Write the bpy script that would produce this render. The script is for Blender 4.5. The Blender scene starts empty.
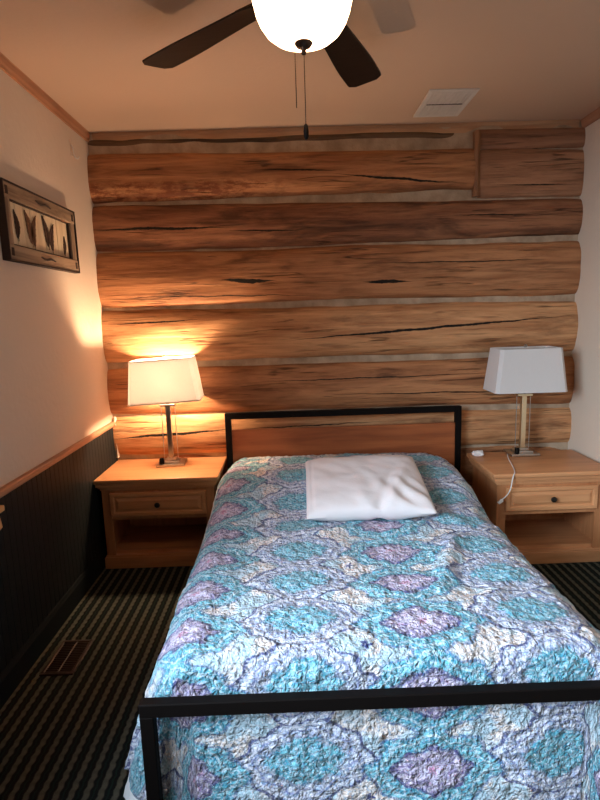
import bpy, bmesh, math, random
from mathutils import Vector, Matrix, noise
PI = math.pi
random.seed(7)
scene = bpy.context.scene
COL = scene.collection

# ------------------------------------------------------------------ helpers
class MB:
    def __init__(s): s.bm = bmesh.new()
    def box(s, a, b, bev=0.0, seg=2, mat=None):
        r = bmesh.ops.create_cube(s.bm, size=1.0)
        vs = r['verts']
        c = [(a[i]+b[i])/2 for i in range(3)]; d = [abs(b[i]-a[i]) for i in range(3)]
        for v in vs:
            v.co = Vector((c[0]+v.co.x*d[0], c[1]+v.co.y*d[1], c[2]+v.co.z*d[2]))
            if mat: v.co = mat @ v.co
        if bev > 0:
            es = list({e for v in vs for e in v.link_edges})
            bmesh.ops.bevel(s.bm, geom=es, offset=bev, segments=seg, profile=0.5, affect='EDGES')
        return s
    def loft(s, rings, cap=True, closed=True):
        bm = s.bm
        R = [[bm.verts.new(p) for p in r] for r in rings]
        n = len(R[0])
        for i in range(len(R)-1):
            for k in range(n if closed else n-1):
                k2 = (k+1) % n
                try: bm.faces.new((R[i][k], R[i][k2], R[i+1][k2], R[i+1][k]))
                except ValueError: pass
        if cap and closed:
            bm.faces.new(list(reversed(R[0]))); bm.faces.new(R[-1])
        return s
    def lathe(s, prof, c=(0,0,0), n=32, cap=True):
        rings = [[(c[0]+r*math.cos(2*PI*k/n), c[1]+r*math.sin(2*PI*k/n), c[2]+z) for k in range(n)] for r, z in prof]
        return s.loft(rings, cap)
    def tube(s, pts, r, n=8):
        pts = [Vector(p) for p in pts]; rings = []
        up = Vector((0,0,1)); prev = None
        for i, p in enumerate(pts):
            t = (pts[min(i+1,len(pts)-1)]-pts[max(i-1,0)]).normalized()
            if prev is None:
                a = t.cross(up if abs(t.z) < .9 else Vector((1,0,0))).normalized()
            else:
                a = (prev - t*prev.dot(t)).normalized()
            prev = a; b = t.cross(a)
            rr = r(i/(len(pts)-1)) if callable(r) else r
            rings.append([tuple(p+rr*(math.cos(2*PI*k/n)*a+math.sin(2*PI*k/n)*b)) for k in range(n)])
        return s.loft(rings)
    def prism(s, poly, f):            # poly 2-D, f(u,v,w) -> 3-D, w in 0..1
        return s.loft([[f(u, v, 0) for u, v in poly], [f(u, v, 1) for u, v in poly]])
    def build(s, name, mat, parent=None, smooth=False, angle=None):
        bm = s.bm
        bmesh.ops.recalc_face_normals(bm, faces=bm.faces)
        me = bpy.data.meshes.new(name); bm.to_mesh(me); bm.free()
        return link(name, me, mat, parent, smooth)
def link(name, me, mat, parent=None, smooth=False):
    o = bpy.data.objects.new(name, me); COL.objects.link(o)
    if mat: me.materials.append(mat)
    if smooth:
        for p in me.polygons: p.use_smooth = True
        try: me.set_sharp_from_angle(angle=math.radians(40))
        except Exception: pass
    if parent: o.parent = parent
    return o
def tag(o, label, cat, group=None, kind=None):
    o['label'] = label; o['category'] = cat
    if group: o['group'] = group
    if kind: o['kind'] = kind
    return o
def thing(name, label, cat, loc=(0,0,0), rz=0, group=None):
    o = bpy.data.objects.new(name, None); COL.objects.link(o)
    o.location = loc; o.rotation_euler = (0,0,rz); o.empty_display_size = .05
    return tag(o, label, cat, group)
def struct(name, mb, mat, parent=None, smooth=False):
    o = mb.build(name, mat, parent, smooth)
    if parent is None: o['kind'] = 'structure'
    return o
def lerp(a, b, t): return a+(b-a)*t
def sstep(a, b, x):
    t = max(0, min(1, (x-a)/(b-a))); return t*t*(3-2*t)
def smoothpath(pts, n=8):
    P = [Vector(p) for p in pts]; out = []
    for i in range(len(P)-1):
        p0, p1, p2, p3 = P[max(i-1,0)], P[i], P[i+1], P[min(i+2,len(P)-1)]
        for k in range(n):
            t = k/n
            out.append(0.5*((2*p1)+(-p0+p2)*t+(2*p0-5*p1+4*p2-p3)*t*t+(-p0+3*p1-3*p2+p3)*t**3))
    out.append(P[-1]); return out

# ------------------------------------------------------------------ materials
def S(r, g, b):
    f = lambda c: (c/255/12.92) if c/255 <= .04045 else ((c/255+.055)/1.055)**2.4
    return (f(r), f(g), f(b), 1)
class NT:
    def __init__(s, name):
        s.m = bpy.data.materials.new(name); s.m.use_nodes = True
        s.t = s.m.node_tree; s.t.nodes.clear()
        s.out = s.t.nodes.new('ShaderNodeOutputMaterial')
    def n(s, typ, **k):
        nd = s.t.nodes.new(typ)
        for a, v in k.items(): setattr(nd, a, v)
        return nd
    def set(s, sock, v):
        if isinstance(v, bpy.types.NodeSocket): s.t.links.new(v, sock)
        elif v is not None: sock.default_value = v
    def math(s, op, a, b=None, c=None, clamp=False):
        nd = s.n('ShaderNodeMath', operation=op, use_clamp=clamp)
        s.set(nd.inputs[0], a)
        if b is not None: s.set(nd.inputs[1], b)
        if c is not None: s.set(nd.inputs[2], c)
        return nd.outputs[0]
    def mix(s, f, a, b, blend='MIX'):
        nd = s.n('ShaderNodeMix', data_type='RGBA', blend_type=blend)
        s.set(nd.inputs[0], f); s.set(nd.inputs[6], a); s.set(nd.inputs[7], b)
        return nd.outputs[2]
    def ramp(s, x, lo, hi):
        nd = s.n('ShaderNodeMapRange', interpolation_type='SMOOTHSTEP')
        s.set(nd.inputs[0], x); s.set(nd.inputs[1], lo); s.set(nd.inputs[2], hi)
        return nd.outputs[0]
    def coord(s, kind='Object', scale=(1,1,1), loc=(0,0,0)):
        tc = s.n('ShaderNodeTexCoord'); mp = s.n('ShaderNodeMapping')
        s.t.links.new(tc.outputs[kind], mp.inputs[0])
        mp.inputs['Scale'].default_value = scale; mp.inputs['Location'].default_value = loc
        return mp.outputs[0]
    def noise(s, vec, scale, detail=4, rough=.55, dist=0):
        nd = s.n('ShaderNodeTexNoise'); s.set(nd.inputs['Vector'], vec)
        nd.inputs['Scale'].default_value = scale; nd.inputs['Detail'].default_value = detail
        nd.inputs['Roughness'].default_value = rough; nd.inputs['Distortion'].default_value = dist
        return nd.outputs['Fac']
    def noisec(s, vec, scale, detail=3):
        nd = s.n('ShaderNodeTexNoise'); s.set(nd.inputs['Vector'], vec)
        nd.inputs['Scale'].default_value = scale; nd.inputs['Detail'].default_value = detail
        return nd.outputs['Color']
    def bump(s, h, dist, strength=1.0):
        nd = s.n('ShaderNodeBump'); s.set(nd.inputs['Height'], h)
        nd.inputs['Distance'].default_value = dist; nd.inputs['Strength'].default_value = strength
        return nd.outputs[0]
    def bsdf(s, color, rough=.6, metal=0, normal=None, spec=.4, **k):
        b = s.n('ShaderNodeBsdfPrincipled')
        s.set(b.inputs['Base Color'], color); s.set(b.inputs['Roughness'], rough)
        b.inputs['Metallic'].default_value = metal; b.inputs['Specular IOR Level'].default_value = spec
        if normal is not None: s.set(b.inputs['Normal'], normal)
        for a, v in k.items(): s.set(b.inputs[a.replace('_',' ')], v)
        s.t.links.new(b.outputs[0], s.out.inputs[0]); return b
    def sep(s, vec):
        nd = s.n('ShaderNodeSeparateXYZ'); s.set(nd.inputs[0], vec); return nd.outputs

def plain(name, col, rough=.6, metal=0, spec=.4, nscale=40, var=.12, bump=0):
    t = NT(name); v = t.coord()
    nz = t.noise(v, nscale)
    dark = tuple(c*(1-var) for c in col[:3])+(1,)
    nrm = t.bump(nz, bump) if bump else None
    t.bsdf(t.mix(nz, dark, col), rough, metal, nrm, spec); return t.m
def paint(name, col, bump=.002, scale=30):
    t = NT(name); v = t.coord()
    big = t.noise(v, 1.6, 3); fine = t.noise(v, scale, 5)
    c = t.mix(big, tuple(x*.93 for x in col[:3])+(1,), col)
    t.bsdf(c, .75, 0, t.bump(fine, bump), .25); return t.m
def wood(name, light, dark, axis=0, rough=.45, ringscale=14, seed=0, contrast=.6, spec=.35):
    t = NT(name)
    sc = [22, 22, 22]; sc[axis] = 1.6
    v = t.coord('Object', tuple(sc), (seed*3.1, seed*1.7, seed*2.3))
    g = t.noise(v, 1.0, 6, .6, .6)
    sc2 = [5, 5, 5]; sc2[axis] = .8
    g2 = t.noise(t.coord('Object', tuple(sc2), (seed, seed*2, seed)), 1.3, 3, .5, 1.2)
    f = t.math('MULTIPLY', t.ramp(g, .35, .7), contrast)
    f = t.math('ADD', f, t.math('MULTIPLY', t.ramp(g2, .45, .75), .35), clamp=True)
    t.bsdf(t.mix(f, light, dark), rough, 0, t.bump(g, .0006), spec); return t.m
def metal(name, col, rough=.3):
    t = NT(name); t.bsdf(t.mix(t.noise(t.coord(), 60), tuple(c*.85 for c in col[:3])+(1,), col), rough, 1.0); return t.m

M = {}
M['wall'] = paint('painted_drywall', (.70, .58, .465, 1))
M['ceil'] = paint('painted_ceiling', (.62,.455,.335,1), .001, 45)
M['trimwood'] = wood('trim_pine', S(186,134,102), S(150,102,74), 1)
M['trimwoodx'] = wood('trim_pine_across', S(205,160,122), S(150,108,76), 0)
M['night'] = wood('nightstand_maple', S(206,148,102), S(170,112,72), 0, .38)
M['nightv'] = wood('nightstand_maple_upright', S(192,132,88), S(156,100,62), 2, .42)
M['panel'] = wood('headboard_walnut', S(172,98,56), S(124,64,36), 0, .45)
M['shelfwood'] = wood('shelf_pine', S(225,165,105), S(190,125,75), 1)
M['black'] = plain('black_metal', (.0042,.0026,.0022,1), .62, .0, .12, 60, .3)
M['knob'] = plain('dark_knob', (.015,.012,.010,1), .35, .3)
M['wains'] = plain('dark_green_paint', (.006,.0088,.0092,1), .6, 0, .2, 25, .25)
M['bladewood'] = wood('dark_fan_blade', (.010,.006,.004,1), (.005,.003,.002,1), 0, .4)
M['bronze'] = plain('bronze_metal', (.06,.035,.022,1), .35, .8)
M['white'] = plain('white_plastic', (.75,.72,.68,1), .45)
M['silver'] = metal('brushed_silver', (.62,.60,.57,1), .28)
M['brass'] = metal('pale_brass', (.75,.62,.42,1), .35)
M['chink'] = None

def m_chink():
    t = NT('grey_chinking'); v = t.coord()
    n1 = t.noise(v, 9, 5); n2 = t.noise(v, 60, 4)
    t.bsdf(t.mix(t.ramp(n1,.3,.7), S(160,136,112), S(192,168,142)), .9, 0, t.bump(n2, .004), .15); return t.m
M['chink'] = m_chink()

def m_log(seed, tone, cracks=(), stain=.5, bark=None):
    """peeled log: grain, brown stains, knots, checks (cracks) along the log"""
    t = NT('peeled_log_wood')
    ox = seed*7.3
    v = t.coord('Object', (1.1, 14, 14), (ox, seed*2.2, seed*3.7))
    g = t.noise(v, 1.5, 7, .62, .8)
    v2 = t.coord('Object', (1.5, 5, 9), (ox*1.3, seed, seed*1.9))
    st = t.noise(v2, 1.0, 5, .6, .5)
    vf = t.coord('Object', (5, 60, 60), (ox, 0, seed))
    fine = t.noise(vf, 1.0, 4, .6)
    light, mid, dark = tone
    c = t.mix(t.ramp(g, .30, .72), light, mid)
    c = t.mix(t.math('MULTIPLY', t.ramp(st, .61-.2*stain, .84-.2*stain), .75), c, dark)
    c = t.mix(t.math('MULTIPLY', t.ramp(fine, .50, .72), .42), c, dark)
    # fine check lines
    vc = t.coord('Object', (.9, 0, 26), (ox, 0, seed*5))
    ck = t.noise(vc, 1.0, 3, .5)
    line = t.math('SUBTRACT', 1.0, t.ramp(t.math('ABSOLUTE', t.math('SUBTRACT', ck, .5)), .0, .016))
    brk = t.ramp(t.noise(t.coord('Object', (2.5, 0, 9), (ox, 3, 1)), 1.0, 2), .52, .62)
    line = t.math('MULTIPLY', line, t.math('MULTIPLY', brk, .6))
    # knots
    vor = t.n('ShaderNodeTexVoronoi'); t.set(vor.inputs['Vector'], t.coord('Object', (2.2, 0, 4.5), (seed*1.37, 0, seed*.71)))
    vor.inputs['Scale'].default_value = 1.0
    kn = t.math('SUBTRACT', 1.0, t.ramp(vor.outputs['Distance'], .035, .10))
    c = t.mix(t.math('MULTIPLY', kn, .8), c, dark)
    xyz = t.sep(t.coord('Object'))
    wob = t.math('MULTIPLY', t.math('SUBTRACT', t.noise(t.coord('Object', (4, 0, 0), (ox,0,0)), 1.0, 4), .5), .03)
    tot = line
    for (x0, x1, z0, z1, w) in cracks:
        u = t.math('DIVIDE', t.math('SUBTRACT', xyz[0], x0), x1-x0)
        zc = t.math('ADD', t.math('MULTIPLY_ADD', u, z1-z0, z0), wob)
        d = t.math('ABSOLUTE', t.math('SUBTRACT', xyz[2], zc))
        taper = t.math('MULTIPLY', t.ramp(u, -.02, .40), t.math('SUBTRACT', 1.0, t.ramp(u, .55, 1.02)))
        taper = t.math('MULTIPLY', taper, t.math('MULTIPLY_ADD', t.noise(t.coord('Object', (30, 0, 0), (ox,0,0)), 1.0, 2), 1.4, .3))
        ww = t.math('MULTIPLY', taper, w)
        m = t.math('GREATER_THAN', t.math('SUBTRACT', ww, d), 0.0)
        tot = t.math('MAXIMUM', tot, m)
    c = t.mix(tot, c, (.012,.007,.004,1))
    if bark is not None:      # band of rough reddish inner bark: (z0, z1, x_end)
        bz = t.math('MULTIPLY', t.ramp(xyz[2], bark[1]+.02, bark[1]-.02), t.math('SUBTRACT', 1.0, t.ramp(xyz[0], bark[2]-.5, bark[2]+.2)))
        sp = t.ramp(t.noise(t.coord('Object', (14, 30, 40)), 1.0, 4, .7), .42, .6)
        c = t.mix(t.math('MULTIPLY', t.math('MULTIPLY', bz, sp), .9), c, S(120,66,40))
    h = t.math('SUBTRACT', t.math('MULTIPLY_ADD', fine, .35, t.math('MULTIPLY', g, .6)), t.math('MULTIPLY', tot, 1.5))
    t.bsdf(c, .62, 0, t.bump(h, .010, .9), .25); return t.m

def m_carpet():
    t = NT('striped_carpet')
    tc = t.coord('Object'); xyz = t.sep(tc)
    # zig-zag woven stripes running away from the door
    zz = t.math('PINGPONG', t.math('MULTIPLY', xyz[1], 1.0), .017)
    nz = t.noise(t.coord('Object', (50, 50, 50)), 1.0, 3)
    x = t.math('ADD', t.math('MULTIPLY_ADD', zz, .24, xyz[0]), t.math('MULTIPLY', nz, .006))
    ph = t.math('FRACT', t.math('DIVIDE', x, .0445))
    band = t.math('MULTIPLY', t.ramp(ph, .08, .2), t.math('SUBTRACT', 1.0, t.ramp(ph, .46, .60)))
    ph2 = t.math('FRACT', t.math('DIVIDE', xyz[1], .034))
    dash = t.math('MULTIPLY_ADD', t.ramp(t.math('ABSOLUTE', t.math('SUBTRACT', ph2, .5)), .05, .35), .22, .78)
    fib = t.noise(t.coord('Object', (260, 260, 260)), 1.0, 2)
    c = t.mix(t.math('MULTIPLY', band, dash), (.009,.011,.011,1), S(106,106,92))
    # thin green thread in the dark stripe
    thr = t.math('MULTIPLY', t.ramp(ph, .74, .78), t.math('SUBTRACT', 1.0, t.ramp(ph, .86, .9)))
    c = t.mix(t.math('MULTIPLY', thr, .5), c, S(34,62,54))
    c = t.mix(t.math('MULTIPLY', fib, .5), c, (.01,.012,.012,1))
    t.bsdf(c, .95, 0, t.bump(fib, .006), .1); return t.m

def m_quilt():
    t = NT('medallion_quilt')
    uv = t.n('ShaderNodeUVMap').outputs[0]
    w = t.n('ShaderNodeVectorMath', operation='MULTIPLY_ADD')
    t.set(w.inputs[0], t.noisec(uv, 14, 4)); w.inputs[1].default_value = (.052,.052,0); t.set(w.inputs[2], uv)
    p = t.sep(w.outputs[0])
    u = t.math('SUBTRACT', p[0], .026); v = t.math('SUBTRACT', p[1], 1.19+.026)
    def cell(u, v, pu, pv, hu, hv, pet, amp):
        du = t.math('MULTIPLY', t.math('SUBTRACT', t.math('FRACT', t.math('ADD', t.math('DIVIDE', u, pu), .5)), .5), pu/hu)
        dv = t.math('MULTIPLY', t.math('SUBTRACT', t.math('FRACT', t.math('ADD', t.math('DIVIDE', v, pv), .5)), .5), pv/hv)
        d = t.math('POWER', t.math('ADD', t.math('POWER', t.math('ABSOLUTE', du), 1.6), t.math('POWER', t.math('ABSOLUTE', dv), 1.6)), 1/1.6)
        ang = t.math('ARCTAN2', dv, du)
        k = t.math('MULTIPLY_ADD', t.math('COSINE', t.math('MULTIPLY', ang, pet)), amp, 1.0)
        return t.math('DIVIDE', d, k), d, ang
    def ring(d, r, w):
        return t.math('SUBTRACT', 1.0, t.ramp(t.math('ABSOLUTE', t.math('SUBTRACT', d, r)), w*.45, w))
    def inside(d, r, s=.03): return t.math('SUBTRACT', 1.0, t.ramp(d, r-s, r+s))
    n_f = t.noise(uv, 95, 3, .65); n_m = t.noise(uv, 48, 4, .65); n_l = t.noise(uv, 9, 3); n_h = t.noise(uv, 70, 4, .7, .8)
    vor = t.n('ShaderNodeTexVoronoi', feature='DISTANCE_TO_EDGE'); t.set(vor.inputs['Vector'], w.outputs[0]); vor.inputs['Scale'].default_value = 62
    lace = t.math('SUBTRACT', 1.0, t.ramp(vor.outputs['Distance'], .03, .16))
    jit = t.math('MULTIPLY_ADD', t.math('SUBTRACT', n_h, .5), .38, 0.0)
    teal = t.mix(t.ramp(n_m,.36,.62), S(58,140,164), S(122,190,204))
    teal = t.mix(t.math('MULTIPLY', t.ramp(n_f,.52,.68), .7), teal, S(58,100,146))
    lav = t.mix(t.ramp(n_m,.36,.6), S(150,170,196), S(218,222,230))
    lav = t.mix(t.math('MULTIPLY', lace, .45), lav, S(104,104,158))
    lav = t.mix(t.math('MULTIPLY', t.ramp(n_f,.52,.68), .6), lav, S(112,166,194))
    plum = t.mix(t.ramp(n_m,.38,.62), S(150,142,178), S(222,206,222))
    plum = t.mix(t.math('MULTIPLY', lace, .45), plum, S(88,78,132))
    plum = t.mix(t.math('MULTIPLY', t.ramp(n_h,.56,.66), .6), plum, S(204,150,178))
    cream = t.mix(t.ramp(n_m,.38,.64), S(236,228,222), S(216,194,180))
    cream = t.mix(t.math('MULTIPLY', t.ramp(n_f,.48,.64), .8), cream, S(148,176,200))
    cream = t.mix(t.math('MULTIPLY', t.ramp(n_l,.44,.56), .8), cream, S(158,196,212))
    navy = S(58,66,118)
    A0, Ad, Aa = cell(u, v, .68, .225, .185, .122, 10, .05)
    B0, Bd, Ba = cell(t.math('SUBTRACT', u, .34), t.math('ADD', v, .04), .68, .225, .185, .122, 8, .06)
    A = t.math('ADD', A0, jit); B = t.math('ADD', B0, jit)
    c = cream
    # teal medallions with a laced lavender border
    c = t.mix(inside(A, .98, .06), c, lav)
    c = t.mix(t.math('MULTIPLY', ring(A0, .97, .045), .9), c, navy)
    c = t.mix(t.math('MULTIPLY', ring(A0, .86, .03), .7), c, S(226,226,238))
    c = t.mix(t.math('MULTIPLY', ring(A0, .75, .03), .6), c, S(92,100,158))
    c = t.mix(inside(A, .56, .06), c, teal)
    c = t.mix(t.math('MULTIPLY', ring(A0, .58, .05), .35), c, S(58,84,132))
    flA = t.math('DIVIDE', Ad, t.math('MULTIPLY_ADD', t.math('COSINE', t.math('MULTIPLY', Aa, 6)), .3, 1.0))
    c = t.mix(t.math('MULTIPLY', ring(flA, .28, .08), .4), c, S(166,206,220))
    # plum flower medallions inside a teal border
    c = t.mix(inside(B, .98, .06), c, teal)
    c = t.mix(t.math('MULTIPLY', ring(B0, .98, .04), .6), c, S(60,84,140))
    c = t.mix(t.math('MULTIPLY', ring(B0, .80, .035), .55), c, S(206,228,236))
    c = t.mix(inside(B, .54, .06), c, plum)
    c = t.mix(t.math('MULTIPLY', ring(B0, .55, .05), .8), c, S(64,58,112))
    flB = t.math('DIVIDE', Bd, t.math('MULTIPLY_ADD', t.math('COSINE', t.math('MULTIPLY', Ba, 8)), .32, 1.0))
    c = t.mix(t.math('MULTIPLY', ring(flB, .42, .07), .55), c, S(74,62,116))
    c = t.mix(t.math('MULTIPLY', inside(flB, .24, .05), .75), c, S(206,198,226))
    c = t.mix(t.math('MULTIPLY', inside(flB, .09, .05), .8), c, S(196,122,156))
    # little navy stars between the medallions
    sx = t.math('SUBTRACT', u, .17); sv = t.math('SUBTRACT', v, .1)
    Sd_, Sd, Sa = cell(sx, sv, .68, .45, .014, .014, 5, .3)
    c = t.mix(inside(Sd_, .9, .1), c, S(46,58,118))
    # pale flecks painted in as crinkle highlights, plus printed dark navy speckle
    c = t.mix(t.math('MULTIPLY', t.ramp(t.noise(uv, 105, 3, .7), .50, .60), .45), c, S(228,228,238))
    c = t.mix(t.math('MULTIPLY', t.ramp(t.noise(uv, 88, 3, .75, 1.2), .55, .62), .45), c, S(66,82,130))
    # crinkled stipple quilting
    h = t.math('ADD', t.math('MULTIPLY', t.noise(uv, 54, 3, .6, .8), 1.0), t.math('MULTIPLY', t.noise(uv, 26, 2), 1.2))
    t.bsdf(c, .85, 0, t.bump(h, .024, 1.0), .15, Sheen_Weight=.15); return t.m

def m_cloth(name, col, bumpd=.003):
    t = NT(name); v = t.coord()
    n = t.noise(v, 14, 4); f = t.noise(v, 220, 2)
    t.bsdf(t.mix(n, tuple(c*.94 for c in col[:3])+(1,), col), .85, 0, t.bump(t.math('MULTIPLY_ADD', f, .15, n), bumpd), .15); return t.m

def m_shade(name, col, trans):
    t = NT(name); v = t.coord('Object', (160, 160, 60)); n = t.noise(v, 1.0, 3)
    c = t.mix(n, tuple(x*.95 for x in col[:3])+(1,), col)
    d = t.n('ShaderNodeBsdfDiffuse'); tr = t.n('ShaderNodeBsdfTranslucent'); mx = t.n('ShaderNodeMixShader')
    t.set(d.inputs[0], c); t.set(tr.inputs[0], c); mx.inputs[0].default_value = trans
    t.t.links.new(d.outputs[0], mx.inputs[1]); t.t.links.new(tr.outputs[0], mx.inputs[2]); t.t.links.new(mx.outputs[0], t.out.inputs[0])
    return t.m
def m_emit(name, col, strength, base=(.8,.75,.65,1)):
    t = NT(name); t.bsdf(base, .3, 0, None, .4, Emission_Color=col, Emission_Strength=strength); return t.m
def m_glass(name):
    t = NT(name); t.bsdf((.95,.95,.95,1), .08, 0, None, .5, Transmission_Weight=1.0, IOR=1.45); return t.m

M['carpet'] = m_carpet(); M['quilt'] = m_quilt()
M['pillow'] = m_cloth('white_pillowcase', (.74,.69,.69,1))
M['sheet'] = m_cloth('white_sheet', (.82,.82,.84,1))
M['mattress'] = m_cloth('mattress_ticking', (.6,.6,.6,1))
M['tissue'] = m_cloth('white_tissue', (.85,.83,.82,1))
M['shade'] = m_shade('white_lamp_shade', (.84,.81,.79,1), .27)
M['glass'] = m_glass('clear_acrylic')
M['bulb_on'] = m_emit('lit_bulb', (1,.67,.41,1), 950)
M['bulb_off'] = plain('frosted_bulb', (.8,.8,.78,1), .4)
M['bowl'] = m_emit('lit_frosted_bowl', (1,.60,.34,1), 8.5)

# ------------------------------------------------------------------ camera (fitted to the photograph)
XL, XR, YB, YF, ZC, H = -1.128, 1.716, 3.245, -1.5, 2.44, 1.389
f, pitch, yaw, roll = 526.4, .1614, .0109, .0314
fwd = Vector((math.sin(yaw)*math.cos(pitch), math.cos(yaw)*math.cos(pitch), -math.sin(pitch)))
rt = Vector((math.cos(yaw), -math.sin(yaw), 0)); dn = fwd.cross(rt)
rr = math.cos(roll)*rt+math.sin(roll)*dn; dd = -math.sin(roll)*rt+math.cos(roll)*dn
cam = bpy.data.cameras.new('camera'); co = bpy.data.objects.new('camera', cam); COL.objects.link(co)
cam.sensor_fit = 'VERTICAL'; cam.sensor_height = 24; cam.lens = f/800*24; cam.clip_start = .02
co.matrix_world = Matrix(((rr.x, -dd.x, -fwd.x, 0), (rr.y, -dd.y, -fwd.y, 0), (rr.z, -dd.z, -fwd.z, H), (0,0,0,1)))
scene.camera = co

# ------------------------------------------------------------------ room shell
T = .12
struct('floor', MB().box((XL-T, YF-T, -.1), (XR+T, YB+.3, 0)), M['carpet'])
struct('ceiling', MB().box((XL-T, YF-T, ZC), (XR+T, YB+.3, ZC+.1)), M['ceil'])
WY0, WY1, WZ0, WZ1 = -.60, 1.10, .92, 2.08         # window in the left wall, beside the photographer
lw = MB()
lw.box((XL-T, YF, 0), (XL, WY0, ZC)); lw.box((XL-T, WY1, 0), (XL, YB+.1, ZC))
lw.box((XL-T, WY0, 0), (XL, WY1, WZ0)); lw.box((XL-T, WY0, WZ1), (XL, WY1, ZC))
wl = struct('wall_left', lw, M['wall'])
wr = struct('wall_right', MB().box((XR, YF, 0), (XR+T, YB+.1, ZC)), M['wall'])
struct('wall_front', MB().box((XL-T, YF-T, 0), (XR+T, YF, ZC)), M['wall'])
wn = MB()
for a, b in (((WY0-.05,WZ0-.05),(WY1+.05,WZ0)), ((WY0-.05,WZ1),(WY1+.05,WZ1+.05)), ((WY0-.05,WZ0),(WY0,WZ1)), ((WY1,WZ0),(WY1+.05,WZ1))):
    wn.box((XL-.01, a[0], a[1]), (XL+.02, b[0], b[1]), .004)
for a, b in (((WY0,1.49),(WY1,1.52)), ((.235,WZ0),(.265,WZ1))):
    wn.box((XL-.07, a[0], a[1]), (XL-.04, b[0], b[1]), .004)
struct('window_1', wn, M['trimwood'])

# beadboard wainscot on the left wall: rounded boards between V grooves
def beadboard(y0, y1, z0, z1, x, sgn, pitch_=.042, th=.010):
    pts = []; y = y0
    while y < y1-1e-4:
        ye = min(y+pitch_, y1)
        pts += [(y, th-.0022), (y+.002, th), (ye-.002, th)]
        y = ye
    pts.append((y1, th))
    m = MB(); bm = m.bm
    lo = [bm.verts.new((x+sgn*d, yy, z0)) for yy, d in pts]; hi = [bm.verts.new((x+sgn*d, yy, z1)) for yy, d in pts]
    for i in range(len(pts)-1): bm.faces.new((lo[i], lo[i+1], hi[i+1], hi[i]))
    for (a, b) in ((lo, 0), (hi, 1)):
        pass
    b0 = bm.verts.new((x, y0, z0)); b1 = bm.verts.new((x, y1, z0)); t0 = bm.verts.new((x, y0, z1)); t1 = bm.verts.new((x, y1, z1))
    bm.faces.new([b1, b0]+lo); bm.faces.new(hi[::-1]+[t0, t1][::1]) if False else bm.faces.new([t0, t1]+hi[::-1])
    bm.faces.new((b0, t0, hi[0], lo[0])); bm.faces.new((b1, lo[-1], hi[-1], t1)); bm.faces.new((b0, b1, t1, t0))
    return m
struct('wainscot', beadboard(YF, YB-.03, .10, .752, XL, 1), M['wains'], wl)
def molding(prof, y0, y1, x, sgn):     # prof (offset from wall, z)
    return MB().prism(prof, lambda u, v, w: (x+sgn*u, lerp(y0, y1, w), v))
bb = [(0,0),(.020,0),(.020,.092),(.016,.100),(.012,.112),(0,.115)]
struct('baseboard_left', molding(bb, YF, YB-.02, XL, 1), M['wains'])
struct('baseboard_right', molding(bb, YF, YB-.02, XR, -1), M['wains'])
struct('trim_1', molding([(0,.742),(.012,.742),(.016,.750),(.026,.755),(.026,.768),(.020,.774),(0,.774)], YF, YB-.02, XL, 1), M['trimwood'])
cr = [(0,2.392),(.008,2.392),(.010,2.405),(.015,2.414),(.017,2.436),(.022,2.4395),(0,2.4395)]
struct('trim_2', molding(cr, YF, YB-.01, XL, 1), M['trimwood'])
struct('trim_3', molding(cr, YF, YB-.01, XR, -1), M['trimwood'])
tb = MB().prism([(0,2.388),(.030,2.388),(.032,2.420),(.040,2.428),(.040,2.4395),(0,2.4395)], lambda u, v, w: (lerp(XL+.03, XR-.03, w), YB-u, v))
struct('trim_4', tb, M['trimwoodx'])

# log wall: chinking plane with the logs standing proud of it
def chink_mesh():
    m = MB(); bm = m.bm; nx, nz = 90, 80; g = []
    for i in range(nx+1):
        row = []
        for k in range(nz+1):
            x = lerp(XL-.05, XR+.05, i/nx); z = lerp(0, ZC, k/nz)
            row.append(bm.verts.new((x, YB-.012*noise.noise(Vector((x*5, z*9, 2)))-.030, z)))
        g.append(row)
    for i in range(nx):
        for k in range(nz): bm.faces.new((g[i][k], g[i+1][k], g[i+1][k+1], g[i][k+1]))
    return m
ck = chink_mesh()
ck.box((XL-.05, YB+.03, 0), (XR+.05, YB+.2, ZC))
wb = struct('wall_back', ck, M['chink'], None, True)

def log_mesh(x0, x1, zl, zr, bulge, seed, flat=False, rough=.008):
    """zl/zr = (top, bottom) at the two ends"""
    m = MB(); nx = max(12, int((x1-x0)/.025)); na = 22
    rings = []
    for i in range(nx+1):
        t = i/nx; x = lerp(x0, x1, t)
        n1 = noise.noise(Vector((x*1.1, seed*3.3, 0)))*.014+noise.noise(Vector((x*4, seed*5.1, 0)))*.006
        n2 = noise.noise(Vector((x*1.2, seed*4.1, 9)))*.014+noise.noise(Vector((x*4, seed*2.1, 7)))*.006
        zt = lerp(zl[0], zr[0], t)+n1+.006; zb = lerp(zl[1], zr[1], t)+n2-.006
        e = min(t, 1-t)*(x1-x0)
        k = 1-.03*(1-sstep(0, .04, e))          # ends drawn in a little
        cz = (zt+zb)/2; hz = (zt-zb)/2*lerp(1, k, .6)
        r = []
        for a in range(na+1):
            th = -PI/2+PI*a/na
            cx = math.cos(th)
            bl = .010+.74*bulge*k*(cx**(.55 if flat else .75))
            z = cz+hz*math.sin(th)
            d = noise.noise(Vector((x*2.2, z*9, seed)))*rough+noise.noise(Vector((x*6, z*28, seed+4)))*rough*.45
            r.append((x, YB-.006-bl-d*(.3+.7*cx), z))
        r.append((x, YB+.03, cz+hz*.98)); r.append((x, YB+.03, cz-hz*.98))
        rings.append(r)
    return m.loft(rings)
def tone(a, b, c): return (S(*a), S(*b), S(*c))
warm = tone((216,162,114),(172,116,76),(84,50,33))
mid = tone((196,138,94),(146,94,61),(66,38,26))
brown = tone((170,116,82),(126,80,55),(52,31,22))
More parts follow.
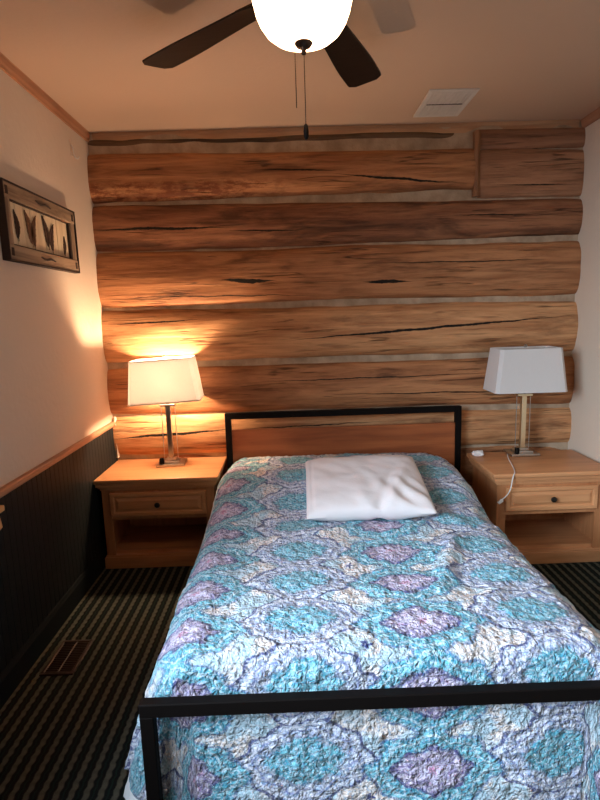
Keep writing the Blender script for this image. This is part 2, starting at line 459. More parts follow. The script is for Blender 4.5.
LOGS = [
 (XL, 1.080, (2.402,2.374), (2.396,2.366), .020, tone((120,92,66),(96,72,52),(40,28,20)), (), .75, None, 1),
 (XL, 1.080, (2.318,2.066), (2.305,2.078), .085, mid, ((.25,1.05,2.175,2.10,.006),(-.2,.35,2.21,2.19,.004)), .45, (2.06,2.16,.1), 2),
 (XL, XR, (2.040,1.786), (2.006,1.806), .075, brown, ((-1.15,-.30,1.905,1.90,.007),(-.35,.1,1.88,1.87,.004),(.9,1.5,1.93,1.92,.003)), .8, None, 3),
 (XL, XR, (1.776,1.466), (1.762,1.464), .090, mid, ((-.42,-.08,1.60,1.585,.012),(.42,.72,1.565,1.56,.010),(-1.0,.2,1.52,1.50,.0025),(.5,1.6,1.67,1.66,.003)), .6, None, 4),
 (XL, XR, (1.447,1.140), (1.412,1.120), .090, warm, ((-.05,1.74,1.235,1.335,.007),(-1.1,-.5,1.36,1.38,.004)), .45, None, 5),
 (XL, XR, (1.092,.815), (1.077,.795), .080, mid, ((-.3,1.2,.99,1.0,.003),(.2,1.6,.90,.88,.003)), .6, None, 6),
 (XL, XR, (.796,.560), (.758,.540), .070, warm, ((-1.15,-.35,.665,.705,.008),(-.4,.6,.70,.72,.003)), .5, None, 7),
 (XL, XR, (.540,.275), (.520,.265), .040, mid, (), .6, None, 8),
 (XL, XR, (.255,.005), (.245,.005), .040, brown, (), .6, None, 9),
]
for (x0, x1, zl, zr, bl, tn, cr_, stn, bk, sd) in LOGS:
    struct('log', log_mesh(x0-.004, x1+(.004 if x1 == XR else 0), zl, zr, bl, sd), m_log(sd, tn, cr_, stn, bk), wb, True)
struct('log', log_mesh(1.108, XR+.004, (2.395,2.300), (2.388,2.292), .055, 11, True, .006), m_log(11, tone((170,122,92),(132,90,66),(62,40,30)), ((1.1,1.75,2.29,2.285,.003),), .55), wb, True)
struct('log', log_mesh(1.108, XR+.004, (2.284,2.034), (2.276,2.026), .060, 12, True, .006), m_log(12, tone((184,134,100),(148,102,74),(70,46,32)), ((1.2,1.7,2.09,2.085,.003),), .45), wb, True)
pm = MB().loft([[(1.076+d*.5+.006*noise.noise(Vector((z*6,d*9,1))), YB-.07-.012*math.sin(PI*k_), z) for k_, d in ((0,0),(.5,.03),(1,.062))] + [(1.107, YB, z), (1.076, YB, z)] for z in [lerp(2.03, 2.387, i/16) for i in range(17)]])
struct('post', pm, wood('post_pine', S(160,112,76), S(110,72,46), 2), wb)
# ragged pale caulk where the lowest logs meet the side wall
cm = MB(); rg = []
for i in range(26):
    z = lerp(.545, .80, i/25); wv = .010+.010*abs(noise.noise(Vector((z*30, 1, 1))))+.012*max(0, noise.noise(Vector((z*70,4,2))))
    y = YB-.05+.02*noise.noise(Vector((z*20,8,3)))
    rg.append([(XL+.008, y, z), (XL+.012+wv, y-.012, z), (XL+.016+wv, y+.012, z), (XL+.008, y+.03, z)])
struct('caulk', cm.loft(rg), plain('pale_caulk', (.62,.55,.45,1), .8, bump=.003), wb, True)

# ------------------------------------------------------------------ bed
BX0, BX1 = -.421, 1.005
bed = thing('bed', 'black metal framed double bed with a brown wooden headboard panel', 'bed', ((BX0+BX1)/2, 2.17, 0))
def loc(p): return (p[0]-(BX0+BX1)/2, p[1]-2.17, p[2])
def bx(m, a, b, bev=.003): return m.box(loc(a), loc(b), bev)
tb_ = .036
hb = MB()
bx(hb, (BX0,3.10,.815-tb_), (BX1,3.136,.815)); bx(hb, (BX0,3.10,0), (BX0+tb_,3.136,.815-tb_+.002)); bx(hb, (BX1-tb_,3.10,0), (BX1,3.136,.815-tb_+.002))
bx(hb, (BX0+tb_-.002,3.105,.22), (BX1-tb_+.002,3.131,.25))
hbo = hb.build('headboard', M['black'], bed)
bx(MB(), (BX0+tb_,3.108,.25), (BX1-tb_,3.128,.712), .002).build('headboard_panel', M['panel'], hbo)
fb = MB()
FY0, FY1 = 1.196, 1.226
bx(fb, (BX0,FY0,.387), (BX1,FY1,.425)); bx(fb, (BX0,FY0,0), (BX0+tb_,FY1,.389)); bx(fb, (BX1-tb_,FY0,0), (BX1,FY1,.389))
fb.build('footboard', M['black'], bed)
for x in (BX0+.006, BX1-.031):
    bx(MB(), (x,FY1-.002,.10), (x+.025,3.102,.15)).build('side_rail', M['black'], bed)
for k in range(6):
    y = 1.45+k*.3
    bx(MB(), (BX0+.05,y,.14), (BX1-.05,y+.04,.155)).build('bed_slat', M['black'], bed)
MB().box(loc((-.33,1.29,.155)), loc((.83,3.07,.465)), .06, 4).build('mattress', M['mattress'], bed, True)

# quilt: cloth square mapped over the mattress; excess beyond the flat top rolls over the edge and hangs
FX0, FX1, FT = -.295, .745, 1.305      # flat part of the top
def quilt_top(x, y):
    z = .508+.006*math.exp(-((x-.2)/.4)**2)
    side = 1-.25*sstep(.35, .62, abs(x-.27))
    z += .095*sstep(2.15, 2.62, y)*(1-.62*sstep(2.80, 3.06, y))*side*(1-.12*math.exp(-((x-.28)/.09)**2))
    return z
def quilt_map(s, t, inset=0.0, wr=1.0):
    cx = max(FX0, min(FX1, s)); cy = max(FT, t)
    ex = s-cx; ey = t-cy                     # ex<0 left, >0 right, ey<0 beyond the foot
    e = math.hypot(ex, ey)
    bz = quilt_top(cx, cy)
    if e < 1e-6:
        x, y, z, nrm = cx, cy, bz, Vector((0,0,1)); hang = 0
    else:
        dx, dy = ex/e, ey/e
        fr = abs(dy)**1.5                    # 1 = front face, 0 = side
        r = lerp(.125, .062, fr); amax = math.radians(lerp(72, 88, fr))
        if dx > 0: r = lerp(.14, .062, fr); amax = math.radians(lerp(66, 88, fr))
        La = r*amax
        if e < La:
            a = e/r; o = r*math.sin(a); z = bz-r*(1-math.cos(a)); hang = 0
        else:
            a = amax; o = r*math.sin(a)+(e-La)*math.cos(a); z = bz-r*(1-math.cos(a))-(e-La)*math.sin(a); hang = e-La
        # soft folds of the hanging part
        per = math.atan2(dy, dx)*.35 + (cy if abs(dy) < .5 else cx)
        fold = .5*math.sin(per*19+1.3*math.sin(per*5))+.5*noise.noise(Vector((per*5, 2.2, 0)))
        o += min(hang*.10, .016)*fold*(1-.75*fr)*wr
        corner = min(abs(dx), abs(dy))
        o -= .045*corner*min(1, hang*4)
        x = cx+dx*o; y = cy+dy*o
        nrm = Vector((dx*math.sin(a), dy*math.sin(a), math.cos(a)))
        if z < .012: z = .012+.004*noise.noise(Vector((s*9,t*9,0)))
    w = (.012*noise.noise(Vector((s*2.6, t*3.2, 3)))+.008*noise.noise(Vector((s*7+1.5*t, t*8, 1)))+.0055*noise.noise(Vector((s*19, t*22, 5)))+.0055*noise.noise(Vector((s*44, t*48, 8))))*wr
    # a few soft creases across the top
    for (px, py, ang, L, wd, h) in ((.53,1.75,1.15,.5,.035,.024), (.63,1.55,.8,.35,.03,.015), (.62,2.15,2.1,.4,.04,.020), (.1,2.02,.05,.5,.04,.012), (-.2,2.3,2.3,.4,.04,.012), (.45,2.02,.5,.35,.03,.014)):
        ca, sa = math.cos(ang), math.sin(ang)
        al = (s-px)*ca+(t-py)*sa; ac = -(s-px)*sa+(t-py)*ca
        w += h*wr*math.exp(-(ac/wd)**2)*(1-sstep(L*.2, L*.5, abs(al)))
    if e > 0: w *= lerp(1, .7, min(1, e*4))
    P = Vector((x, y, z))+nrm*(w-inset)
    # pressed flat against the nightstands beside the head of the bed
    k = sstep(2.52, 2.76, P.y)
    P.x = max(P.x, lerp(-.80, -.424, k)+inset*k); P.x = min(P.x, lerp(1.20, 1.032, k)-inset*k)
    return P
def cloth(s0, s1, t0, t1, ds, inset, wr, ha, hb, inner=-1):
    ns, nt = int((s1-s0)/ds), int((t1-t0)/ds)
    me = bpy.data.meshes.new('cloth'); vs = []; uvs = []; fs = []; ks = []
    for j in range(nt+1):
        for i in range(ns+1):
            s = lerp(s0, s1, i/ns); t = lerp(t0, t1, j/nt)
            cx, cy = max(FX0, min(FX1, s)), max(FT, t)
            k = math.hypot((s-cx)/ha, (t-cy)/hb); ks.append((k, math.hypot(s-cx, t-cy)))
            if k > 1: s, t = cx+(s-cx)/k, cy+(t-cy)/k      # trim to the rounded hem
            vs.append(quilt_map(s, t, inset, wr)); uvs.append((s, t))
    W = ns+1
    for j in range(nt):
        for i in range(ns):
            q = (j*W+i, j*W+i+1, (j+1)*W+i+1, (j+1)*W+i)
            if not any(ks[k][0] < 1 for k in q) or not all(ks[k][1] > inner for k in q): continue
            fs.append(q)
    me.from_pydata([tuple(v) for v in vs], [], fs)
    ul = me.uv_layers.new(name='UVMap')
    for l in me.loops: ul.data[l.index].uv = uvs[l.vertex_index]
    bm = bmesh.new(); bm.from_mesh(me)
    bmesh.ops.delete(bm, geom=[v for v in bm.verts if not v.link_faces], context='VERTS')
    bm.to_mesh(me); bm.free()
    return me
qm = cloth(-.80, 1.25, .72, 3.085, .0075, 0, 1.0, .455, .56)
q = link('quilt', qm, M['quilt'], None, True); q.name = 'quilt'
sol = q.modifiers.new('thickness', 'SOLIDIFY'); sol.thickness = .008; sol.offset = -1
tag(q, 'crinkled teal, lavender and cream medallion quilt spread over the bed', 'quilt')
sm = cloth(-.87, 1.32, .69, 3.06, .02, .016, .8, .55, .60, .30)
so = link('bed_sheet', sm, M['sheet'], None, True)
tag(so, 'plain white sheet hanging below the quilt hem at the bed corner', 'sheet')

# pillow
def pillow(Lx, Ly, th):
    m = MB(); bm = m.bm; n = 72
    def P(u, v, sg):
        a, b = u*2-1, v*2-1
        px = Lx/2*a*(1-.025*(1-abs(b)**2.0)*abs(a)**3); py = Ly/2*b*(1-.03*(1-abs(a)**2.0)*abs(b)**3)
        px -= .006*b*b*a
        k = max(0, (1-abs(a)**3.2))*max(0, (1-abs(b)**3.2))
        z = th/2*k**.42
        wr = .006*noise.noise(Vector((px*7, py*9, sg)))+.004*noise.noise(Vector((px*18+py*7, py*14, sg+2)))
        # creases running from the front edge up over the right half
        cr_ = math.sin((px*1.0+py*.35*(px+.1)*6)*82+2.2*noise.noise(Vector((px*6, py*5, 1))))
        wr += .010*cr_*sstep(.15, -.8, b)*sstep(-.5, .3, a)*(.55+.6*noise.noise(Vector((px*9, py*3, 4))))
        wr += .010*math.exp(-((a-.62-.35*b)/.10)**2)*sstep(.6, -.2, b)-.009*math.exp(-((a-.42-.32*b)/.08)**2)*sstep(.5, -.2, b)
        wr -= .006*math.exp(-((a+.90)/.025)**2)         # turned hem of the open end
        return (px, py, sg*(z+wr*min(1, k*4)))
    for sg in (1, -1):
        g = [[bm.verts.new(P(i/n, j/n, sg)) for j in range(n+1)] for i in range(n+1)]
        for i in range(n):
            for j in range(n): bm.faces.new((g[i][j], g[i+1][j], g[i+1][j+1], g[i][j+1]))
    bmesh.ops.remove_doubles(bm, verts=bm.verts, dist=.0004)
    return m
pl = pillow(.555, .52, .125).build('pillow', M['pillow'], None, True)
pl.location = (.312, 2.33, .602); pl.rotation_euler = (math.radians(11), math.radians(-1), math.radians(-1.5))
tag(pl, 'white rumpled pillow lying on the quilt near the headboard', 'pillow')

# ------------------------------------------------------------------ nightstands
def nightstand(label, x0, x1, yf, depth, ztop):
    w = x1-x0; t = thing('nightstand', label, 'nightstand', ((x0+x1)/2, yf+depth/2, 0), 0, 'pair of wooden nightstands')
    X0, X1, Y0, Y1 = -w/2, w/2, -depth/2, depth/2
    b0, b1, f0, k1 = X0+.030, X1-.030, Y0+.030, Y1-.03      # body
    m = MB().box((X0,Y0,ztop-.024), (X1,Y1,ztop), .006, 3); m.build('tabletop', M['night'], t, True)
    m = MB()
    for (u, zz) in ((.022,ztop-.034), (.014,ztop-.044), (.006,ztop-.056)):
        m.box((b0-u, f0-u, zz-.010), (b1+u, k1, zz+.011), .003)
    m.build('molding', M['night'], t)
    zt = ztop-.06
    for xa, xb in ((b0, b0+.02), (b1-.02, b1)):
        MB().box((xa, f0+.02, .02), (xb, k1, zt), .002).build('side_panel', M['nightv'], t)
    m = MB().box((b0, f0, .02), (b0+.05, f0+.021, zt), .002).box((b1-.05, f0, .02), (b1, f0+.021, zt), .002)
    m.box((b0+.05, f0+.001, zt-.028), (b1-.05, f0+.020, zt), .001).box((b0+.05, f0+.001, .285), (b1-.05, f0+.020, .306), .001)
    m.build('face_frame', M['nightv'], t)
    MB().box((b0+.02, k1-.012, .02), (b1-.02, k1-.002, zt)).build('back_panel', M['nightv'], t)
    MB().box((b0+.02, f0+.02, .076), (b1-.02, k1-.012, .094)).build('shelf', M['night'], t)
    MB().box((b0+.02, f0+.02, .288), (b1-.02, k1-.012, .300)).build('drawer_floor', M['night'], t)
    m = MB().box((b0-.012, f0-.012, 0), (b1+.012, k1, .066), .003).box((b0-.006, f0-.006, .066), (b1+.006, k1, .076), .003)
    m.build('plinth', M['night'], t)
    # drawer front: frame with a raised bevelled panel
    d0, d1, z0, z1 = b0+.046, b1-.046, .308, zt-.022
    m = MB()
    fr = lambda i, y: [(d0+i, y, z0+i), (d1-i, y, z0+i), (d1-i, y, z1-i), (d0+i, y, z1-i)]
    m.loft([fr(0, f0+.012), fr(0, f0-.012), fr(.004, f0-.016), fr(.020, f0-.016), fr(.026, f0-.008), fr(.030, f0-.008), fr(.046, f0-.015)])
    d = m.build('drawer', M['night'], t)
    kz = (z0+z1)/2
    kn = MB().lathe([(.006,0),(.006,.012),(.014,.016),(.016,.022),(.012,.028),(.004,.030)], n=20)
    bmesh.ops.rotate(kn.bm, verts=kn.bm.verts, cent=(0,0,0), matrix=Matrix.Rotation(PI/2, 3, 'X'))
    bmesh.ops.translate(kn.bm, verts=kn.bm.verts, vec=(0, f0-.013, kz))
    kn.build('knob', M['knob'], d, True)
    return t
NZL, NZR = .525, .522
nightstand('wooden nightstand left of the bed, under the lit lamp', -1.1165, -.433, 2.785, .440, NZL)
nightstand('wooden nightstand right of the bed, with a white cord over its drawer', 1.040, 1.686, 2.660, .450, NZR)

# ------------------------------------------------------------------ lamps
def lamp(label, x, y, z, rz, lit, tip=0):
    t = thing('table_lamp', label, 'lamp', (x, y, z+.001), rz, 'pair of bedside table lamps')
    mcol = M['silver'] if lit else M['brass']
    MB().box((-.084,-.066,0), (.084,.066,.014), .003).box((-.052,-.043,.014), (.052,.043,.026), .003).box((-.030,-.026,.026), (.030,.026,.040), .003).build('base', M['silver'], t)
    MB().box((-.014,-.014,.040), (.014,.014,.352), .002).build('column', mcol, t)
    for s_ in (-1, 1):
        MB().tube([(s_*.040,0,.024), (s_*.040,0,.356)], .0022, 8).build('rod', M['silver'], t, True)
    MB().box((-.044,-.024,.352), (.044,.024,.366), .002).build('cap', mcol, t)
    MB().lathe([(.011,.366),(.011,.40),(.016,.405),(.016,.450),(.010,.455)], n=20).build('socket', M['bronze'], t, True)
    # bulb
    bpf = [(.010,.455),(.014,.467),(.023,.489),(.029,.515),(.027,.535),(.018,.549),(.004,.555)]
    MB().lathe(bpf, n=24).build('bulb', M['bulb_on'] if lit else M['bulb_off'], t, True)
    # rectangular tapered shade with clipped corners, open at top and bottom
    def ring(hx, hy, zz, c=.018):
        return [(hx-c,-hy,zz),(hx,-hy+c,zz),(hx,hy-c,zz),(hx-c,hy,zz),(-hx+c,hy,zz),(-hx,hy-c,zz),(-hx,-hy+c,zz),(-hx+c,-hy,zz)]
    zb, zt = .385, .634
    m = MB(); m.loft([ring(.205,.118,zb), ring(.176,.098,zt)], cap=False)
    sh = m.build('lamp_shade', M['shade'], t)
    Rm = Matrix.Rotation(math.radians(tip), 4, 'Y'); pv = Matrix.Translation((0,0,zb)); sh.matrix_local = pv @ Rm @ pv.inverted()
    so_ = sh.modifiers.new('thickness', 'SOLIDIFY'); so_.thickness = .0015; so_.offset = 0
    # hem tapes
    for (hx, hy, zz, dz) in ((.2062,.1192,zb,.008), (.1772,.0992,zt-.008,.008)):
        k = (.205-.176)/(zt-zb)*dz
        MB().loft([ring(hx,hy,zz), ring(hx-k,hy-k*.7,zz+dz), ring(hx-k-.0028,hy-k*.7-.0028,zz+dz), ring(hx-.0028,hy-.0028,zz), ring(hx,hy,zz)], cap=False).build('hem', M['shade'], sh)
    # harp, spider and finial
    hp = [(.012,0,.40),(.045,0,.44),(.055,0,.51),(.040,0,.585),(0,0,.629)]
    m = MB(); m.tube(smoothpath(hp), .002, 6); m.tube(smoothpath([(-a, b, c) for a, b, c in hp]), .002, 6)
    m.tube([(-.175,0,.629),(.175,0,.629)], .002, 6)
    m.build('harp', M['silver'], t, True)
    MB().lathe([(.004,.629),(.004,.637),(.009,.641),(.010,.647),(.006,.653),(.002,.656)], n=16).build('finial', M['silver'], t, True)
    # switch
    MB().lathe([(.010,.014),(.014,.018),(.014,.044),(.010,.050)], c=(-.048,-.050,0), n=16).build('switch', M['black'], t, True)
    return t
LLX, LLY = -.748, 3.075
l1 = lamp('lit table lamp with glowing white shade and silver base', LLX, LLY, NZL, math.radians(3), True, tip=-2.2)
lamp('unlit table lamp with white shade and pale gold column, beside the right wall', 1.352, 3.045, NZR, math.radians(-1), False)

# ------------------------------------------------------------------ small things by the right lamp
cp = smoothpath([(1.262,3.03,.527),(1.245,2.985,.5255),(1.225,2.92,.5255),(1.200,2.82,.5255),(1.172,2.72,.5255),(1.152,2.668,.5265),(1.140,2.652,.518),(1.132,2.648,.49),(1.124,2.645,.45),(1.108,2.646,.415),(1.078,2.648,.385)], 8)
cordt = thing('power_cord', 'thin white cord hanging over the front of the right nightstand', 'cord', (1.262,3.03,.522))
m = MB(); m.tube([(p.x-1.262, p.y-3.03, p.z-.522) for p in cp], .0030, 8); m.build('cable', M['white'], cordt, True)
m = MB().box((-.008,-.006,-.018), (.008,.006,.012), .003)
e = Matrix.Translation((1.074-1.262, 2.646-3.03, .380-.522)) @ Matrix.Rotation(.9, 4, 'Y')
bmesh.ops.transform(m.bm, matrix=e, verts=m.bm.verts); m.build('plug', M['white'], cordt)
ts = MB(); bm = ts.bm
r_ = bmesh.ops.create_icosphere(bm, subdivisions=4, radius=.030)
for v in bm.verts:
    n_ = noise.noise(v.co*55)*.010+noise.noise(v.co*120)*.005
    v.co = v.co*(1+n_/.03); v.co.x *= 1.15; v.co.z = max(-.012, v.co.z*.62)
o = ts.build('tissue', M['tissue'], None, True); o.location = (1.090, 3.040, NZR+.0125)
tag(o, 'small crumpled white tissue on the right nightstand near the bed', 'tissue')

# ------------------------------------------------------------------ ceiling fan with light bowl
FC = (.060, 1.645)
fan = thing('ceiling_fan', 'dark bladed ceiling fan with a glowing white glass light bowl', 'fan', (FC[0], FC[1], 2.18))
zf = lambda z: z-2.18
MB().lathe([(.070,zf(2.44)),(.075,zf(2.42)),(.060,zf(2.395)),(.050,zf(2.39))], n=32).build('canopy', M['bronze'], fan, True)
MB().lathe([(.050,zf(2.392)),(.105,zf(2.385)),(.118,zf(2.365)),(.118,zf(2.335)),(.100,zf(2.315)),(.060,zf(2.308))], n=40).build('motor_housing', M['bronze'], fan, True)
MB().lathe([(.055,zf(2.312)),(.070,zf(2.306)),(.125,zf(2.300)),(.145,zf(2.294)),(.146,zf(2.286)),(.135,zf(2.285))], n=40).build('light_fitter', M['bronze'], fan, True)
bp = [(.141,zf(2.288)),(.142,zf(2.262)),(.140,zf(2.256)),(.134,zf(2.230)),(.124,zf(2.206)),(.108,zf(2.183)),(.088,zf(2.167)),(.062,zf(2.157)),(.035,zf(2.152)),(.012,zf(2.151))]
m = MB(); m.lathe(bp, n=48, cap=False); bw = m.build('light_bowl', M['bowl'], fan, True)
fn = MB().lathe([(.024,zf(2.158)),(.026,zf(2.150)),(.020,zf(2.142)),(.008,zf(2.137)),(.006,zf(2.131)),(.008,zf(2.127)),(.006,zf(2.122)),(.001,zf(2.120))], n=24)
fn.build('finial', M['bronze'], fan, True)
def blade(ang):
    c, s_ = math.cos(ang), math.sin(ang)
    tilt = math.radians(-9)
    L0, L1 = .175, .700
    out = []
    N = 26
    up = []
    for i in range(N+1):
        u = i/N; r = lerp(L0, L1, u)
        hw = lerp(.046, .068, sstep(0, .8, u))
        if r > L1-.03: hw *= math.sqrt(max(0, 1-((r-(L1-.03))/.03)**2))*.35+.65
        if r < L0+.03: hw *= .6+.4*sstep(0, 1, (r-L0)/.03)
        up.append((r, hw))
    poly = [(r, h) for r, h in up]+[(r, -h) for r, h in reversed(up)]
    def F(u, v, w):
        z = zf(2.300)+(w-.5)*.006+v*math.sin(tilt); vv = v*math.cos(tilt)
        return (u*c-vv*s_, u*s_+vv*c, z)
    b = MB().prism(poly, F).build('blade', M['bladewood'], fan)
    m = MB()
    def G(u, v, w):
        z = zf(2.305)+(w)*.005+v*math.sin(tilt)*sstep(.12, .2, u)+.012*(1-sstep(.11, .19, u)); vv = v
        return (u*c-vv*s_, u*s_+vv*c, z)
    irn = [(.100,.014),(.150,.012),(.185,.030),(.235,.036),(.255,.022),(.262,0)]
    m.prism(irn+[(r, -h) for r, h in reversed(irn[:-1])], G)
    m.build('blade_iron', M['bronze'], b)
for k in range(5): blade(math.radians(67.2+72*k))
def chain(dx, dy, z1, pull):
    m = MB(); z0 = 2.288
    m.tube([(dx,dy,zf(z0)), (dx,dy,zf(z1))], .0016, 6)
    z = z0
    while z > z1:
        bmesh.ops.create_uvsphere(m.bm, u_segments=6, v_segments=4, radius=.0022, matrix=Matrix.Translation((dx,dy,zf(z)))); z -= .007
    ch = m.build('pull_chain', M['bronze'], fan, True)
    if pull:
        MB().lathe([(.003,zf(z1)+.002),(.006,zf(z1)-.004),(.0085,zf(z1)-.020),(.0080,zf(z1)-.036),(.004,zf(z1)-.044)], c=(dx,dy,0), n=16).build('pull_fob', M['black'], ch, True)
chain(.006, .152, 1.985, True)
chain(-.022, .150, 2.035, False)

# ------------------------------------------------------------------ ceiling vent
vt = thing('ceiling_vent', 'white perforated vent grille on the ceiling', 'vent', (.822, 2.905, ZC), 0)
m = MB(); hx, hy = .122, .172
for a, b in (((-hx,-hy),(hx,-hy+.018)), ((-hx,hy-.018),(hx,hy)), ((-hx,-hy+.018),(-hx+.018,hy-.018)), ((hx-.018,-hy+.018),(hx,hy-.018))):
    m.box((a[0],a[1],-.010), (b[0],b[1],-.0005), .002)
m.build('frame', M['white'], vt)
m = MB()
ny = 25
for k in range(ny):
    y = lerp(-hy+.022, hy-.022, k/(ny-1)); m.box((-hx+.017, y-.0036, -.008), (hx-.017, y+.0036, -.004))
for k in range(13):
    x = lerp(-hx+.02, hx-.02, k/12); m.box((x-.0026, -hy+.017, -.0085), (x+.0026, hy-.017, -.0035))
m.build('grille', M['white'], vt)
MB().box((-hx+.016,-hy+.016,-.0030), (hx-.016,hy-.016,-.0008)).build('duct_opening', plain('dark_duct', (.03,.025,.02,1), .9), vt)
m = MB().box((-hx+.03,-.003,-.0105), (hx-.03,.003,-.0080)); m.build('louver_slot', plain('slot_shadow_gap', (.05,.04,.035,1), .8), vt)

# ------------------------------------------------------------------ floor register
rg_ = thing('floor_register', 'brown metal floor register set in the striped carpet by the left wall', 'floor vent', (-.983, 2.018, 0))
mr = plain('brown_register', (.030,.015,.010,1), .4, .3)
m = MB(); hx, hy = .067, .113
for a, b in (((-hx,-hy),(hx,-hy+.014)), ((-hx,hy-.014),(hx,hy)), ((-hx,-hy+.014),(-hx+.014,hy-.014)), ((hx-.014,-hy+.014),(hx,hy-.014)), ((-.003,-hy+.014),(.003,hy-.014))):
    m.box((a[0],a[1],.0005), (b[0],b[1],.008), .002)
m.build('frame', mr, rg_)
m = MB()
for k in range(17):
    y = lerp(-hy+.02, hy-.02, k/16); m.box((-hx+.013, y-.002, .001), (hx-.013, y+.002, .006))
m.build('louvers', mr, rg_)

# ------------------------------------------------------------------ feather picture on the left wall
pic = thing('wall_picture', 'rustic grey wood framed picture of brown feathers on the left wall', 'picture', (XL, 2.492, 1.789))
M['rustic'] = wood('weathered_frame_wood', S(172,148,122), S(92,70,54), 1, .7, contrast=.9)
M['rusticv'] = wood('weathered_frame_wood_upright', S(166,142,118), S(88,66,50), 2, .7, contrast=.9)
M['edge'] = plain('dark_frame_edge', S(52,34,26), .7)
PW, PH = .338, .148
m = MB().box((.001,-PW,PH-.058), (.030,PW,PH), .003); m.build('frame_rail', M['rustic'], pic)
m = MB().box((.001,-PW,-PH), (.030,PW,-PH+.058), .003); m.build('frame_rail', M['rustic'], pic)
m = MB().box((.001,-PW,-PH+.058), (.027,-PW+.05,PH-.058), .003); m.build('frame_stile', M['rusticv'], pic)
m = MB().box((.001,PW-.05,-PH+.058), (.027,PW,PH-.058), .003); m.build('frame_stile', M['rusticv'], pic)
m = MB()
for a, b in (((-PW-.006,-PH-.006),(-PW,PH+.006)), ((PW,-PH-.006),(PW+.006,PH+.006)), ((-PW,PH),(PW,PH+.006)), ((-PW,-PH-.006),(PW,-PH))):
    m.box((.001,a[0],a[1]), (.034,b[0],b[1]), .001)
i0, i1 = PW-.05, PH-.056
for a, b in (((-i0,i1-.008),(i0,i1)), ((-i0,-i1),(i0,-i1+.008)), ((-i0,-i1),(-i0+.008,i1)), ((i0-.008,-i1),(i0,i1))):
    m.box((.008,a[0],a[1]), (.020,b[0],b[1]), .001)
m.build('frame_edge', M['edge'], pic)
m = MB(); nb = 9
for k in range(nb):
    y0 = lerp(-i0, i0, k/nb); y1 = lerp(-i0, i0, (k+1)/nb); m.box((.002, y0+.001, -i1), (.010+.001*(k % 2), y1-.001, i1), .001)
m.build('plank_backing', wood('pale_planks', S(222,204,172), S(186,160,126), 2, .7), pic)
mf = [plain('feather_brown', S(70,46,34), .8, nscale=90, var=.5), plain('feather_tan', S(120,84,60), .8, nscale=90, var=.5)]
def feather(y, z, L, W, ang, mt_, sway):
    m = MB(); n = 16; L_ = []; R_ = []
    for i in range(n+1):
        u = i/n
        w = W*(math.sin(PI*min(1, u*1.02)**.8)**.75 if 0 < u < .98 else .02)
        w *= (1+.10*math.sin(u*37))
        cx = sway*math.sin(PI*u)*.5; cy = (u-.5)*L
        L_.append((cx-w, cy)); R_.append((cx+w*.85, cy))
    poly = L_+R_[::-1]; c, s_ = math.cos(ang), math.sin(ang)
    def F(u, v, w): return (.0125+w*.002, y+u*c-v*s_, z+u*s_+v*c)
    m.prism(poly, F)
    m.tube([F(sway*math.sin(PI*t_)*.5, (t_-.5)*L*(1.18 if t_ < .1 else 1), 1.3) for t_ in [i/10 for i in range(11)]], .0012, 5)
    return m.build('feather', mt_, pic)
feather(-.235, .000, .115, .020, .15, mf[0], .030)
feather(-.130, .004, .140, .026, .30, mf[1], .030)
feather(-.068, -.004, .140, .022, -.22, mf[1], -.030)
feather(.030, .010, .140, .024, .28, mf[0], .030)
feather(.105, -.008, .130, .024, -.22, mf[0], -.03)
feather(.225, -.028, .090, .016, -.10, mf[0], .02)
for zz in (PH-.029, -PH+.029):
    MB().tube(smoothpath([(.031,-.075,zz+.004),(.032,-.03,zz-.004),(.032,.02,zz+.003),(.031,.07,zz-.003)], 5), lambda t_: .0025+.003*math.sin(PI*t_), 6).build('dark_knot', M['edge'], pic)
for (yy, zz) in ((-PW+.025,PH-.03),(PW-.025,PH-.03),(-PW+.025,-PH+.03),(PW-.025,-PH+.03)):
    MB().box((.027,yy-.010,zz-.016), (.032,yy+.010,zz+.016), .002).build('corner_knot', M['edge'], pic)

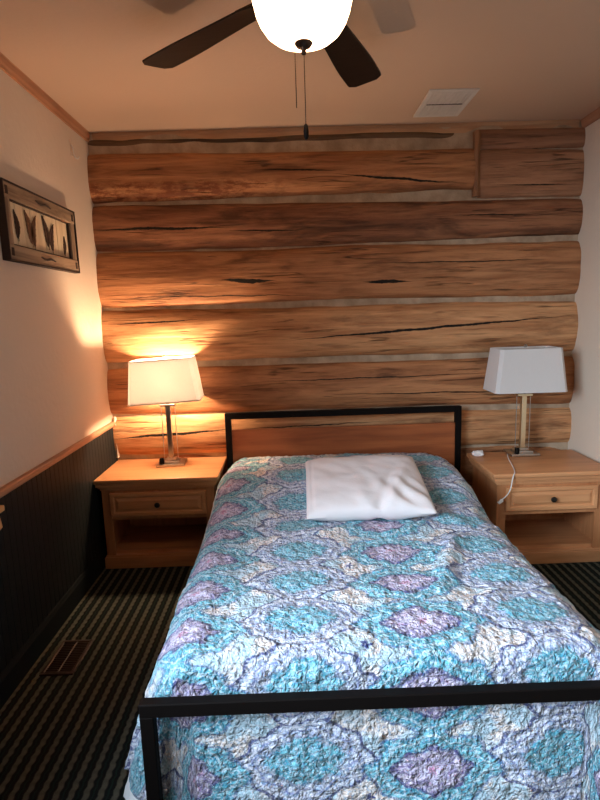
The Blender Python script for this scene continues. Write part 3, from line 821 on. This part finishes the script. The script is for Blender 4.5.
# ------------------------------------------------------------------ small hook on the left wall
hk = thing('wall_hook', 'small white hook high on the left wall beside the log corner', 'hook', (XL, 2.957, 2.285))
MB().box((.0005,-.010,-.040), (.004,.010,.045), .002).build('plate', M['wall'], hk)
MB().tube(smoothpath([(.004,0,.020),(.010,0,.000),(.012,0,-.025),(.018,.006,-.045),(.026,.014,-.048),(.030,.020,-.036)], 6), .0035, 8).build('hook', M['white'], hk, True)

# ------------------------------------------------------------------ wall shelf whose end shows at the left edge
sh_ = thing('wall_shelf', 'light wooden shelf end with a rounded bracket at the left edge of the photo', 'shelf', (XL, 1.40, .79))
MB().box((.0,-.42,-.008), (.165,.268,.012), .004).build('board', M['shelfwood'], sh_)
cb = [(.028,-.008),(.152,-.008),(.156,-.030),(.160,-.058),(.150,-.070),(.100,-.064),(.028,-.064)]
MB().prism(cb, lambda u, v, w: (u, lerp(.215,.250,w), v)).build('bracket', M['shelfwood'], sh_)

# ------------------------------------------------------------------ light
al = bpy.data.lights.new('window_daylight', 'AREA'); al.shape = 'RECTANGLE'; al.size = WY1-WY0; al.size_y = WZ1-WZ0
al.energy = 66; al.color = (.72,.86,1.0); al.spread = math.radians(88)
ao = bpy.data.objects.new('window_daylight', al); COL.objects.link(ao)
ao.location = (XL-T-.25, (WY0+WY1)/2-.12, (WZ0+WZ1)/2+.12)
ao.rotation_euler = Vector((1, .50, -.55)).to_track_quat('-Z', 'Y').to_euler()
w = bpy.data.worlds.new('world'); scene.world = w; w.use_nodes = True
w.node_tree.nodes['Background'].inputs[0].default_value = (.6,.75,1,1); w.node_tree.nodes['Background'].inputs[1].default_value = .3

# ------------------------------------------------------------------ colour management
scene.view_settings.view_transform = 'Standard'; scene.view_settings.look = 'None'
scene.view_settings.exposure = 0.0; scene.view_settings.gamma = 1.0
scene.view_settings.use_curve_mapping = False
scene.cycles.use_denoising = True
try: scene.cycles.denoiser = 'OPENIMAGEDENOISE'
except Exception: pass
scene.cycles.max_bounces = 10; scene.cycles.diffuse_bounces = 6
scene.cycles.sample_clamp_indirect = 8
scene.cycles.caustics_reflective = False; scene.cycles.caustics_refractive = False
